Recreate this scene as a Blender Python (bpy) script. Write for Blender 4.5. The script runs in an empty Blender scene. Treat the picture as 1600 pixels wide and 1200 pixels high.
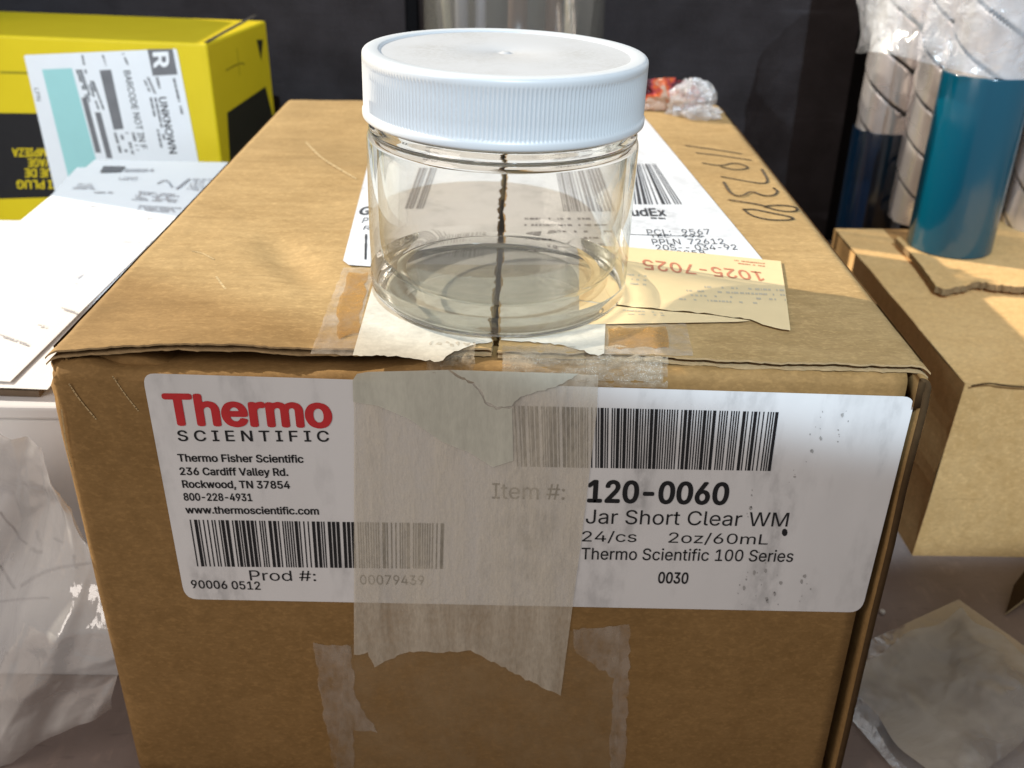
import bpy, bmesh, math, random
from mathutils import Vector, Matrix, noise
from mathutils.geometry import delaunay_2d_cdt
R_ = math.radians
rnd = random.Random(7)
S = bpy.context.scene
COL = S.collection
MM = 0.001
H = 125.0                                   # height of the big carton, millimetres

# ------------------------------------------------------------------ camera
CAM = Vector((5.03, -181.9, 92.0 + H))
PITCH, YAW, ROLL, FPX = 0.489866, -0.00186, 0.012187, 1548.14
_f = Vector((math.sin(YAW)*math.cos(PITCH), math.cos(YAW)*math.cos(PITCH), -math.sin(PITCH)))
_r = Vector((math.cos(YAW), -math.sin(YAW), 0)); _u = _r.cross(_f)
CR = _r*math.cos(ROLL) + _u*math.sin(ROLL)
CU = _u*math.cos(ROLL) - _r*math.sin(ROLL)
CF = _f
cd = bpy.data.cameras.new('camera'); cam = bpy.data.objects.new('camera', cd); COL.objects.link(cam)
M = Matrix.Identity(4)
for i in range(3):
    M[i][0], M[i][1], M[i][2], M[i][3] = CR[i], CU[i], -CF[i], CAM[i]*MM
cam.matrix_world = M
cd.sensor_width = 36; cd.lens = 36*FPX/1600; cd.clip_start = 0.01; cd.clip_end = 50
cd.dof.use_dof = True; cd.dof.focus_distance = 0.208; cd.dof.aperture_fstop = 26
S.camera = cam

# ------------------------------------------------------------------ light
W = bpy.data.worlds.new('World'); S.world = W; W.use_nodes = True
bg = W.node_tree.nodes['Background']; bg.inputs[0].default_value = (1.0, 0.94, 0.90, 1); bg.inputs[1].default_value = 0.20

def aim(o, d):
    o.rotation_euler = Vector(d).to_track_quat('-Z', 'Y').to_euler()
EL, AZ = R_(28.5), R_(113)                    # low warm sunlight from the left and a little behind
sd = bpy.data.lights.new('sunlight', 'SUN'); so = bpy.data.objects.new('sunlight', sd); COL.objects.link(so)
sd.energy = 4.3; sd.angle = R_(0.6); sd.color = (1.0, 0.90, 0.74)
SUNV = Vector((-math.sin(AZ)*math.cos(EL), -math.cos(AZ)*math.cos(EL), math.sin(EL)))
aim(so, -SUNV)
# cool skylight through a small high opening behind the viewer; its pool of light ends low on the carton
TH = R_(16)
L = Vector((0.16, -1.22, (H-28)*MM + 1.06*1.22))
v = (Vector((0.130, 0.0, (H-28)*MM)) - L).normalized()
e = Vector((1, 0, 0)); e = (e - v*e.dot(v)).normalized(); n = e.cross(v)
if n.z < 0: n = -n
kd = bpy.data.lights.new('skylight', 'SPOT'); ko = bpy.data.objects.new('skylight', kd); COL.objects.link(ko)
kd.energy = 102; kd.spot_size = 2*TH; kd.spot_blend = 0.035; kd.shadow_soft_size = 0.005
kd.color = (0.68, 0.86, 1.0); ko.location = L
aim(ko, v*math.cos(TH) + n*math.sin(TH))
ad = bpy.data.lights.new('fill_light', 'AREA'); ao = bpy.data.objects.new('fill_light', ad); COL.objects.link(ao)  # soft fill lamp added to lift the shaded fronts; no source is visible
ad.energy = 1.9; ad.size = 0.4; ad.color = (1.0, 0.90, 0.82); ao.location = (-0.62, -0.42, 0.55)
aim(ao, Vector((0, 0.05, 0.05)) - ao.location)

S.view_settings.view_transform = 'Standard'; S.view_settings.look = 'None'
S.view_settings.exposure = 0.62; S.view_settings.gamma = 1.0; S.view_settings.use_curve_mapping = False
S.render.engine = 'CYCLES'
S.cycles.use_denoising = True
S.cycles.max_bounces = 14; S.cycles.transmission_bounces = 12; S.cycles.transparent_max_bounces = 24
S.cycles.sample_clamp_indirect = 6.0

# ------------------------------------------------------------------ geometry helpers (millimetres)
def ray(p):
    return CF + CR*((p[0]-800)/FPX) - CU*((p[1]-600)/FPX)
class Plane:                                 # a real plane of the place; on() finds where a sight line meets it
    def __init__(s, pt, nrm, vp=None): s.p, s.n, s.vp = Vector(pt), Vector(nrm).normalized(), vp
    def on(s, p, off=0.0):
        d = ray(p); q = s.p + s.n*off
        return CAM + d*((q-CAM).dot(s.n)/d.dot(s.n))
    def up(s, p, h):
        x, y = p
        if s.vp is None: return Vector((0, -h))
        return Vector((s.vp[0]-x, s.vp[1]-y)).normalized()*h*(1 if s.vp[1] < y else -1)
VDOWN, VAWAY = (765, 3405), (836, -229)
def zplane(z): return Plane((0, 0, z), (0, 0, 1), VAWAY)
def yplane(y): return Plane((0, y, 0), (0, -1, 0), VDOWN)
TOP, FRONT, TABLE = zplane(H), yplane(0), zplane(0)

class Buf:
    def __init__(s): s.v, s.f, s.m = [], [], []
    def quad(s, pts, mi=0):
        i = len(s.v); s.v += [Vector(p) for p in pts]; s.f.append(tuple(range(i, i+len(pts)))); s.m.append(mi)
    def grid(s, fn, nu, nv, mi=0, wrap=False):
        i = len(s.v)
        for a in range(nu if wrap else nu+1):
            for b in range(nv+1): s.v.append(Vector(fn(a/nu, b/nv)))
        N = nu if wrap else nu+1
        for a in range(nu):
            for b in range(nv):
                a2 = (a+1) % N
                s.f.append((i+a*(nv+1)+b, i+a2*(nv+1)+b, i+a2*(nv+1)+b+1, i+a*(nv+1)+b+1))
                s.m.append(mi(a, b) if callable(mi) else mi)
    def box(s, x0, x1, y0, y1, z0, z1, mi=0):
        i = len(s.v)
        s.v += [Vector((x, y, z)) for x in (x0, x1) for y in (y0, y1) for z in (z0, z1)]
        for f in ((0,1,3,2),(4,6,7,5),(0,4,5,1),(2,3,7,6),(0,2,6,4),(1,5,7,3)):
            s.f.append(tuple(i+k for k in f)); s.m.append(mi)
    def lathe(s, prof, n, mi=0, cx=0, cy=0, cz=0):
        s.grid(lambda a, b: None, 0, 0) if False else None
        i = len(s.v); k = len(prof)
        for a in range(n):
            t = 2*math.pi*a/n
            for (r, z) in prof: s.v.append(Vector((cx+r*math.cos(t), cy+r*math.sin(t), cz+z)))
        for a in range(n):
            b = (a+1) % n
            for j in range(k-1):
                s.f.append((i+a*k+j, i+b*k+j, i+b*k+j+1, i+a*k+j+1)); s.m.append(mi)
    def tube(s, pts, r, n=6, mi=0):
        i = len(s.v); pts = [Vector(p) for p in pts]
        for k, p in enumerate(pts):
            d = (pts[min(k+1, len(pts)-1)] - pts[max(k-1, 0)]).normalized()
            a = d.orthogonal().normalized(); b = d.cross(a); rr = r(k/(len(pts)-1)) if callable(r) else r
            for q in range(n):
                t = 2*math.pi*q/n; s.v.append(p + a*math.cos(t)*rr + b*math.sin(t)*rr)
        for k in range(len(pts)-1):
            for q in range(n):
                q2 = (q+1) % n
                s.f.append((i+k*n+q, i+k*n+q2, i+(k+1)*n+q2, i+(k+1)*n+q)); s.m.append(mi)
        for k, o in ((0, 1), (len(pts)-1, 0)):
            f = [i+k*n+q for q in range(n)]; s.f.append(tuple(reversed(f)) if o else tuple(f)); s.m.append(mi)
    def build(s, name, mats, parent=None, smooth=False, weld=False, origin=None, kind=None):
        if not isinstance(mats, (list, tuple)): mats = [mats]
        o0 = Vector(origin) if origin is not None else (parent['_o'] if parent is not None and '_o' in parent else Vector((0, 0, 0)))
        o0 = Vector(o0)
        me = bpy.data.meshes.new(name); me.from_pydata([(p-o0)*MM for p in s.v], [], s.f)
        for m in mats: me.materials.append(m)
        me.polygons.foreach_set('material_index', s.m)
        if weld:
            bm = bmesh.new(); bm.from_mesh(me); bmesh.ops.remove_doubles(bm, verts=bm.verts, dist=1e-6)
            bmesh.ops.recalc_face_normals(bm, faces=bm.faces); bm.to_mesh(me); bm.free()
        if smooth: me.polygons.foreach_set('use_smooth', [True]*len(me.polygons))
        me.update()
        o = bpy.data.objects.new(name, me); COL.objects.link(o)
        if parent is not None:
            o.parent = parent; o['_o'] = tuple(o0)
        else:
            o.location = o0*MM; o['_o'] = tuple(o0)
        if kind: o['kind'] = kind
        return o

def tag(o, label=None, cat=None, group=None, kind=None):
    if label: o['label'] = label
    if cat: o['category'] = cat
    if group: o['group'] = group
    if kind: o['kind'] = kind
    return o
def thing(name, label, cat, loc, group=None):
    o = bpy.data.objects.new(name, None); COL.objects.link(o); o.empty_display_size = 0.01
    o.location = Vector(loc)*MM; o['_o'] = tuple(loc)
    return tag(o, label, cat, group)
def solid(o, t, off=-1):
    md = o.modifiers.new('thickness', 'SOLIDIFY'); md.thickness = t*MM; md.offset = off; return o

def nz(x, y=0, z=0, s=1.0): return noise.noise(Vector((x*s, y*s, z*s)))
def fbm(x, y=0, z=0, s=1.0, o=4):
    return noise.fractal(Vector((x*s, y*s, z*s)), 1.0, 2.0, o)
def ridged(x, y, z, s):
    a = 0; w = 1
    for k in range(4):
        a += w*(1-abs(2*abs(nz(x+17*k, y, z, s))-0.0)); s *= 1.9; w *= .55
    return a
def sst(a, b, x):
    t = max(0, min(1, (x-a)/(b-a))); return t*t*(3-2*t)
def folds(u, v, seed, k=9, amp=1.0):         # straight sharp creases, as in a crumpled film
    rr = random.Random(seed); h = 0
    for i in range(k):
        a = rr.uniform(0, math.pi); c_ = rr.uniform(-.2, 1.2)*(abs(math.cos(a))+abs(math.sin(a)))*.8
        t = abs(u*math.cos(a)+v*math.sin(a)-c_); h += rr.uniform(-1, 1)*min(t, rr.uniform(.08, .5))
    return h*amp
def chaikin(p, k=2):
    for _ in range(k):
        q = [p[0]]
        for a, b in zip(p, p[1:]):
            q.append((a[0]*.75+b[0]*.25, a[1]*.75+b[1]*.25)); q.append((a[0]*.25+b[0]*.75, a[1]*.25+b[1]*.75))
        q.append(p[-1]); p = q
    return p
def rough(pts, amp, step=6, seed=0):         # a torn outline: subdivide and jitter
    out = []; rr = random.Random(seed)
    for a, b in zip(pts, pts[1:]+pts[:1]):
        a, b = Vector(a), Vector(b); k = max(1, int((b-a).length/step))
        for i in range(k):
            q = a.lerp(b, i/k)
            if i: q += Vector((rr.uniform(-amp, amp), rr.uniform(-amp, amp)))
            out.append(q)
    return out
def torn_path(pts, amp, step=6, seed=0):
    out = []; rr = random.Random(seed)
    for a, b in zip(pts, pts[1:]):
        a, b = Vector(a), Vector(b); k = max(1, int((b-a).length/step))
        for i in range(k):
            q = a.lerp(b, i/k)
            if i: q += Vector((rr.uniform(-amp, amp), rr.uniform(-amp, amp)))
            out.append(q)
    return out + [Vector(pts[-1])]

def slab(bb, pts_px, pl_, th, off=0, mi=0, mie=1, P=None):
    P = P or [pl_.on(p, off) for p in pts_px]; i = len(bb.v); k = len(P)
    bb.v += P + [q-Vector((0, 0, th)) for q in P]
    bb.f.append(tuple(range(i, i+k))); bb.m.append(mi); bb.f.append(tuple(reversed(range(i+k, i+2*k)))); bb.m.append(mi)
    for j in range(k):
        j2 = (j+1) % k; bb.f.append((i+j, i+k+j, i+k+j2, i+j2)); bb.m.append(mie)
# ------------------------------------------------------------------ lettering
_cache = {}
try: SANS = bpy.data.fonts.load(bpy.utils.resource_path('LOCAL') + '/datafiles/fonts/Inter.woff2')   # the sans face that ships with Blender
except Exception: SANS = None
def glyphs(s, bold=0.0):
    k = (s, bold)
    if k in _cache: return _cache[k]
    c = bpy.data.curves.new('lettering', 'FONT'); c.body = s; c.size = 1; c.font = SANS if SANS else c.font; c.resolution_u = 3; c.fill_mode = 'NONE'
    o = bpy.data.objects.new('lettering', c); COL.objects.link(o)
    dg = bpy.context.evaluated_depsgraph_get(); dg.update()
    me = o.evaluated_get(dg).to_mesh()
    co = [(p.co.x, p.co.y) for p in me.vertices]; nx_ = {}
    for e_ in me.edges:
        a, b_ = e_.vertices; nx_.setdefault(a, []).append(b_); nx_.setdefault(b_, []).append(a)
    loops, seen = [], set()
    for st in range(len(co)):
        if st in seen or st not in nx_: continue
        lp = [st]; seen.add(st); cur = st
        while True:
            nn = [q for q in nx_[cur] if q not in seen]
            if not nn: break
            cur = nn[0]; seen.add(cur); lp.append(cur)
        # a loop runs in the order of its vertex numbers, so its turning sense is kept
        pts = []
        for q in lp:
            if not pts or (Vector(co[q])-Vector(pts[-1])).length > 1e-5: pts.append(co[q])
        if len(pts) > 2: loops.append(pts)
    o.evaluated_get(dg).to_mesh_clear(); bpy.data.objects.remove(o); bpy.data.curves.remove(c)
    def area(p): return .5*sum(p[i_-1][0]*p[i_][1]-p[i_][0]*p[i_-1][1] for i_ in range(len(p)))
    def inside(q, p):
        r = False
        for i_ in range(len(p)):
            (xa, ya), (xb, yb_) = p[i_-1], p[i_]
            if (ya > q[1]) != (yb_ > q[1]) and q[0] < (xb-xa)*(q[1]-ya)/(yb_-ya)+xa: r = not r
        return r
    big = max(loops, key=lambda p: abs(area(p))); sg = 1 if area(big) > 0 else -1
    outs = [p for p in loops if area(p)*sg > 0]; holes = [p for p in loops if area(p)*sg <= 0]
    vs, fs = [], []
    for p in outs:
        hs = [h for h in holes if all(inside(q, p) for q in h[::3])]
        V, E_ = [], []
        for lp in [p]+hs:
            b0 = len(V); V += [Vector(q) for q in lp]; E_ += [(b0+i_, b0+(i_+1) % len(lp)) for i_ in range(len(lp))]
        r = delaunay_2d_cdt(V, E_, [], 1, 1e-6)
        b0 = len(vs); vs += [(q.x, q.y) for q in r[0]]
        for f in r[2]:
            cx = sum(r[0][q].x for q in f)/len(f); cy = sum(r[0][q].y for q in f)/len(f)
            if inside((cx, cy), p) and not any(inside((cx, cy), h) for h in hs): fs.append(tuple(b0+q for q in f))
    _cache[k] = (vs, fs); return _cache[k]
CAPH = max(y for x, y in glyphs('H')[0])
def write(buf, s, p0, p1, h, pl, off, bold=0.0, up=None, mi=0):
    vs, fs = glyphs(s, bold)
    x0 = min(x for x, y in vs); x1 = max(x for x, y in vs); i = len(buf.v)
    p0, p1 = Vector(p0), Vector(p1)
    sh = [(0, 0)] if not bold else [(-bold, 0), (bold, 0), (0, bold*.7), (0, -bold*.7), (-bold*.7, bold*.5), (bold*.7, bold*.5), (bold*.7, -bold*.5), (-bold*.7, -bold*.5), (0, 0)]
    for q, (dx, dy) in enumerate(sh):
        i = len(buf.v)
        for x, y in vs:
            u = (x+dx-x0)/(x1-x0); b = p0.lerp(p1, u)
            uv = Vector(up)*h if up is not None else pl.up(b, h)
            buf.v.append(pl.on(b + uv*((y+dy)/CAPH), off+.004*q))
        for f in fs: buf.f.append(tuple(i+k for k in f)); buf.m.append(mi)
def bl(c, u, v):                             # bilinear in a quad TL TR BR BL
    a = Vector(c[0]).lerp(Vector(c[1]), u); b = Vector(c[3]).lerp(Vector(c[2]), u); return a.lerp(b, v)
def barcode(buf, c, pl, off, seed, unit=0.0035, mi=0, groups=None):
    rr = random.Random(seed); u = 0
    while u < 1:
        w = unit*rr.choice((1, 1, 1, 1, 2.6, 2.6)); g = unit*rr.choice((1, 1, 1, 1.3, 2.6))
        if u+w > 1: break
        buf.quad([pl.on(bl(c, a, b), off) for a, b in ((u, 0), (u+w, 0), (u+w, 1), (u, 1))], mi); u += w+g
def dashes(buf, c, rows, pl, off, seed, fill=.55, mi=0, wmin=.01, wmax=.06, dens=.8):
    rr = random.Random(seed)
    for r in range(rows):
        v0 = r/rows; v1 = v0+fill/rows; u = 0; end = rr.uniform(.6, 1)
        while u < end:
            w = rr.uniform(wmin, wmax)
            if rr.random() < dens: buf.quad([pl.on(bl(c, a, b), off) for a, b in ((u, v0), (u+w, v0), (u+w, v1), (u, v1))], mi)
            u += w + rr.uniform(.006, .02)
def poly(buf, pts, pl, off, mi=0): buf.quad([pl.on(p, off) if len(p) == 2 else Vector(p)+pl.n*off for p in pts], mi)
def seam_x(y): return .95 + .75*nz(y*.055, 3.3) + .35*nz(y*.21, 8.1)
def seam_edge(y0, y1, side, seed):           # torn paper edge along the middle seam of the carton top
    k = int(abs(y1-y0)/1.6); rr = random.Random(seed)
    return [(seam_x(y0+(y1-y0)*i/k)+side*(.75+rr.uniform(-.15, .55)), y0+(y1-y0)*i/k, H) for i in range(k+1)]
def stroke(buf, pts, pl, off, w, mi=0):      # a pen stroke lying on a plane
    q = [Vector(p) for p in chaikin([tuple(p) for p in pts], 2)]
    P = [pl.on(p, off) for p in q]
    for k, (a, b) in enumerate(zip(P, P[1:])):
        d = (b-a)
        if d.length < 1e-6: continue
        s = d.normalized().cross(pl.n)*w*.5*(1+.25*nz(k*.7, w))
        ex = d.normalized()*w*.25
        buf.quad([a-s-ex, b-s+ex, b+s+ex, a+s-ex], mi)
def rounded(c, r, k=5):
    out = []; n_ = len(c)
    for i in range(n_):
        p = Vector(c[i]); a = (Vector(c[i-1])-p).normalized()*r; b = (Vector(c[(i+1) % n_])-p).normalized()*r
        for j in range(k+1):
            t = j/k; out.append((p+a)*(1-t)**2 + p*2*t*(1-t) + (p+b)*t*t)
    return out

# ------------------------------------------------------------------ materials
class NT:
    def __init__(s, name):
        s.mat = bpy.data.materials.new(name); s.mat.use_nodes = True; s.t = s.mat.node_tree; s.N = s.t.nodes; s.Lk = s.t.links
        s.bs = s.N['Principled BSDF']; s.out = s.N['Material Output']
        s.co = s.N.new('ShaderNodeTexCoord').outputs['Object']
    def link(s, a, b): s.Lk.new(a, b)
    def mapping(s, scale, rot=(0, 0, 0), loc=(0, 0, 0)):
        m = s.N.new('ShaderNodeMapping'); m.inputs['Scale'].default_value = scale; m.inputs['Rotation'].default_value = rot
        m.inputs['Location'].default_value = loc
        s.link(s.co, m.inputs['Vector']); return m.outputs[0]
    def noise(s, scale, stretch=None, detail=4, rough=.55, loc=(0, 0, 0), dist=0):
        t = s.N.new('ShaderNodeTexNoise'); t.inputs['Scale'].default_value = scale; t.inputs['Detail'].default_value = detail
        t.inputs['Roughness'].default_value = rough; t.inputs['Distortion'].default_value = dist
        s.link(s.mapping(stretch or (1, 1, 1), loc=loc), t.inputs['Vector']); return t.outputs['Fac']
    def ramp(s, fac, stops):
        r = s.N.new('ShaderNodeValToRGB'); el = r.color_ramp.elements
        while len(el) < len(stops): el.new(0.5)
        for q, (p, c) in zip(el, stops):
            q.position = p; q.color = (c, c, c, 1) if not isinstance(c, (tuple, list)) else (*c, 1)
        s.link(fac, r.inputs[0]); return r.outputs[0]
    def mix(s, f, a, b, mode='MIX'):
        m = s.N.new('ShaderNodeMix'); m.data_type = 'RGBA'; m.blend_type = mode
        for sock, val in ((m.inputs[0], f), (m.inputs[6], a), (m.inputs[7], b)):
            if hasattr(val, 'is_linked') or hasattr(val, 'links'): s.link(val, sock)
            elif isinstance(val, (tuple, list)): sock.default_value = (*val, 1)
            else: sock.default_value = val
        return m.outputs[2]
    def math(s, op, a, b=0.0):
        m = s.N.new('ShaderNodeMath'); m.operation = op
        for sock, val in ((m.inputs[0], a), (m.inputs[1], b)):
            if hasattr(val, 'links'): s.link(val, sock)
            else: sock.default_value = val
        return m.outputs[0]
    def bump(s, h, strength, dist):
        b = s.N.new('ShaderNodeBump'); b.inputs['Strength'].default_value = strength; b.inputs['Distance'].default_value = dist
        s.link(h, b.inputs['Height']); s.link(b.outputs[0], s.bs.inputs['Normal']); return b.outputs[0]
    def base(s, c, rough=.6, spec=.3, metal=0):
        if isinstance(c, (tuple, list)): s.bs.inputs['Base Color'].default_value = (*c, 1)
        else: s.link(c, s.bs.inputs['Base Color'])
        if hasattr(rough, 'links'): s.link(rough, s.bs.inputs['Roughness'])
        else: s.bs.inputs['Roughness'].default_value = rough
        s.bs.inputs['Specular IOR Level'].default_value = spec; s.bs.inputs['Metallic'].default_value = metal
        return s
    def alpha(s, a):
        if hasattr(a, 'links'): s.link(a, s.bs.inputs['Alpha'])
        else: s.bs.inputs['Alpha'].default_value = a
        return s.mat

def plain(name, c, rough=.6, spec=.3, var=.12, scale=120, bump=0.0):
    n_ = NT(name); k = n_.noise(scale, detail=5)
    n_.base(n_.mix(k, tuple(x*(1-var) for x in c), tuple(min(1, x*(1+var)) for x in c)), rough, spec)
    if bump: n_.bump(n_.noise(scale*4, detail=3), .4, bump)
    return n_.mat
def cardboard(name, c1, c2, seed=0, stretch=(.06, 1, 1), stain=.5, bump=.00018, scuff=.32):
    n_ = NT(name); lo = (seed*.37, seed*.11, seed*.23)
    a = n_.noise(45, detail=6, rough=.6, loc=lo); st = n_.noise(330, stretch, detail=4, loc=lo)
    fib = n_.noise(1500, (.55, 1, 1), detail=3, loc=lo)
    k = n_.math('ADD', n_.math('MULTIPLY', a, .55), n_.math('MULTIPLY', st, .45))
    col = n_.mix(n_.ramp(k, [(.36, 0), (.64, 1)]), c1, c2)
    col = n_.mix(n_.ramp(fib, [(.35, .30), (.75, 0)]), col, tuple(x*.55 for x in c1))
    sp = n_.noise(900, (.6, 1, 1), detail=2, rough=.7, loc=(5, lo[0], 2)); sp2 = n_.noise(380, (.75, 1, 1), detail=3, rough=.7, loc=(1, lo[0], 7))
    col = n_.mix(n_.ramp(sp, [(.52, 0), (.68, .30)]), col, tuple(min(1, x*1.35) for x in c2))
    col = n_.mix(n_.ramp(sp2, [(.52, 0), (.66, .26)]), col, tuple(x*.66 for x in c1))
    dk = n_.noise(14, (1, 2.2, 1.4), detail=5, loc=(lo[0]+3, 1, 2))
    col = n_.mix(n_.math('MULTIPLY', n_.ramp(dk, [(.54, 0), (.74, 1)]), stain), col, tuple(x*.62 for x in c1))
    sc = n_.noise(520, (.03, 1, 1), detail=2, loc=(9, lo[1], 4))
    col = n_.mix(n_.ramp(sc, [(.66, 0), (.72, scuff)]), col, tuple(x*.45 for x in c1))
    n_.base(col, .78, .18)
    h = n_.math('ADD', n_.math('MULTIPLY', st, .6), n_.math('MULTIPLY', fib, .35)); h = n_.math('ADD', h, n_.math('MULTIPLY', a, 1.2))
    n_.bump(h, .55, bump); return n_.mat

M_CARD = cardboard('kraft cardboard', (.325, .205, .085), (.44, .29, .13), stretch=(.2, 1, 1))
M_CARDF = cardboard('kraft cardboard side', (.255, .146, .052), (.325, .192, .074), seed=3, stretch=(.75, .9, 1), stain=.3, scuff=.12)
M_EDGE = plain('torn cardboard edge', (.40, .28, .15), .9, .1, .35, 700, .0002)
M_SMUDGE = plain('grey smudge', (.40, .39, .385), .6, .2, .25, 900)
M_DARKC = plain('cardboard core', (.075, .045, .022), .95, .05, .3, 400)
M_TAN = cardboard('tan cardboard', (.60, .355, .14), (.70, .44, .195), seed=5, stretch=(1, 1, .7), stain=.35)
M_BLACK = plain('black print', (.012, .012, .014), .55, .3, .2, 300)
M_FADE = plain('worn black print', (.05, .05, .055), .6, .2, .5, 900)
M_RED = plain('red print', (.55, .03, .035), .55, .3, .18, 260)
M_GREY = plain('grey print', (.16, .16, .17), .6, .2, .2, 200)
M_LGREY = plain('pale grey print', (.42, .42, .45), .7, .2, .1, 200)
M_LWARM = plain('pale brown print', (.46, .38, .27), .7, .2, .15, 300)
M_PINK = plain('faded red print', (.45, .17, .10), .7, .2, .25, 500)
M_INK = plain('marker ink', (.10, .075, .05), .7, .2, .3, 300)

def label_white(name, c, dirt):
    n_ = NT(name)
    d1 = n_.noise(75, (1, 1, .25), detail=5); d2 = n_.noise(420, (1, 1, .5), detail=3); d3 = n_.noise(30, (1, 1, .35), detail=4, loc=(4, 2, 1))
    k = n_.math('MULTIPLY', n_.ramp(d1, [(.48, 0), (.70, 1)]), n_.ramp(d2, [(.38, .15), (.62, 1)]))
    col = n_.mix(n_.math('MULTIPLY', k, dirt), c, tuple(x*.45 for x in c))
    col = n_.mix(n_.math('MULTIPLY', n_.ramp(d3, [(.45, 0), (.75, 1)]), dirt*.5), col, tuple(x*.72 for x in c))
    n_.base(col, .42, .35); n_.bump(n_.noise(90, detail=4), .25, .0004); return n_.mat
M_LABEL = label_white('white paper label', (.75, .74, .745), .85)
M_TLABEL = label_white('white shipping label', (.62, .62, .64), .5)
M_PAPER = plain('white paper', (.84, .84, .85), .7, .2, .03, 60)
M_YSTICK = plain('cream yellow sticker', (.64, .48, .27), .65, .25, .10, 90, .0001)

def tape(name, c, a0, a1, scale=60, stretch=(1, 1, .16), rough=.55, bump=.0005):
    n_ = NT(name)
    w = n_.noise(scale*2, stretch, detail=5, rough=.6); g = n_.noise(scale*14, (1, 1, .45), detail=3)
    k = n_.math('ADD', n_.math('MULTIPLY', w, .7), n_.math('MULTIPLY', g, .3))
    n_.base(n_.mix(n_.ramp(k, [(.38, 0), (.62, 1)]), tuple(x*.88 for x in c), c), rough, .3)
    n_.bump(n_.math('ADD', w, n_.math('MULTIPLY', g, .25)), .5, bump)
    return n_.alpha(n_.ramp(k, [(.36, a0), (.62, a1)]))
M_TAPE = tape('masking tape', (.76, .69, .57), .36, .62, 70, (1, 1, .12), .45, .0014)
M_TAPE2 = tape('masking tape doubled', (.62, .61, .52), .86, .97)
M_TAPET = tape('masking tape on top', (.60, .56, .48), .80, .95, stretch=(1, 1, 1))
M_CTAPE = tape('old clear tape', (.60, .52, .44), .02, .42, 40, (1, 1, .7), .25, .0003)
M_CLEARM = tape('clear tape middle', (.44, .31, .17), .14, .40, 40, (1, 1, .7), .15, .0002)
M_AMBER = tape('clear tape stuck down', (.42, .22, .06), .35, .75, 60, (1, 1, 1), .18, .0002)
M_SHINY = tape('shiny clear tape', (.50, .41, .30), .05, .55, 170, (.25, 1, 1), .12, .0012)

M_LIDP = NT('white plastic lid'); M_LIDP.base((.535, .55, .568), .36, .4)
M_LIDP.bs.inputs['Subsurface Weight'].default_value = .05; M_LIDP.bs.inputs['Subsurface Radius'].default_value = (.002, .002, .002)
M_LIDP.bs.inputs['Subsurface Scale'].default_value = 1.0; M_LIDP = M_LIDP.mat
_d = NT('dusty white plastic')
_k = _d.math('MULTIPLY', _d.ramp(_d.noise(40, detail=5), [(.46, 0), (.80, .9)]), _d.ramp(_d.noise(1300, detail=2), [(.4, .25), (.62, 1)]))
_d.base(_d.mix(_k, (.43, .43, .44), (.30, .285, .265)), .6, .25); M_DUST = _d.mat

def clear_glass(name, tint, rough=0.0):
    n_ = NT(name); b = n_.bs
    b.inputs['Base Color'].default_value = (*tint, 1); b.inputs['Transmission Weight'].default_value = 1
    b.inputs['IOR'].default_value = 1.47; b.inputs['Roughness'].default_value = rough; return n_.mat
def thin_glass(name, tint):                  # thin wall: passes light straight, reflects more at grazing angles
    n_ = NT(name); lw = n_.N.new('ShaderNodeLayerWeight'); lw.inputs['Blend'].default_value = .5
    f = n_.math('POWER', lw.outputs['Facing'], 3.2); f = n_.math('ADD', n_.math('MULTIPLY', f, .85), .035)
    tr = n_.N.new('ShaderNodeBsdfTransparent'); g_ = n_.N.new('ShaderNodeBsdfGlossy'); mx = n_.N.new('ShaderNodeMixShader')
    n_.link(n_.mix(n_.math('POWER', lw.outputs['Facing'], 2.4), tint, (.70, .70, .645)), tr.inputs[0]); g_.inputs['Roughness'].default_value = .01
    g_.inputs[0].default_value = (.95, .97, .95, 1)
    n_.link(f, mx.inputs[0]); n_.link(tr.outputs[0], mx.inputs[1]); n_.link(g_.outputs[0], mx.inputs[2]); n_.link(mx.outputs[0], n_.out.inputs['Surface'])
    return n_.mat
M_THIN = thin_glass('thin jar glass', (.972, .970, .960))
M_GLASS = clear_glass('clear jar glass', (.985, .995, .98))

def film(name, c, a, rough=.14, scale=90, bump=.002, milky=None, gloss=.10):
    n_ = NT(name); w = n_.noise(scale, detail=4, dist=.8)
    n_.base(c, .6, .2); nb = n_.bump(w, .5, bump)
    if milky: n_.alpha(n_.ramp(n_.noise(scale*.4, detail=3, loc=(2, 5, 1)), [(.35, milky[0]), (.65, milky[1])]))
    else: n_.alpha(a)
    g_ = n_.N.new('ShaderNodeBsdfGlossy'); g_.inputs['Roughness'].default_value = rough; n_.link(nb, g_.inputs['Normal'])
    lw = n_.N.new('ShaderNodeLayerWeight'); lw.inputs['Blend'].default_value = .5; n_.link(nb, lw.inputs['Normal'])
    f = n_.math('ADD', n_.math('MULTIPLY', n_.math('POWER', lw.outputs['Facing'], 3.0), .6), gloss)
    mx = n_.N.new('ShaderNodeMixShader'); n_.link(f, mx.inputs[0]); n_.link(n_.bs.outputs[0], mx.inputs[1]); n_.link(g_.outputs[0], mx.inputs[2])
    n_.link(mx.outputs[0], n_.out.inputs['Surface']); return n_.mat

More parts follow.
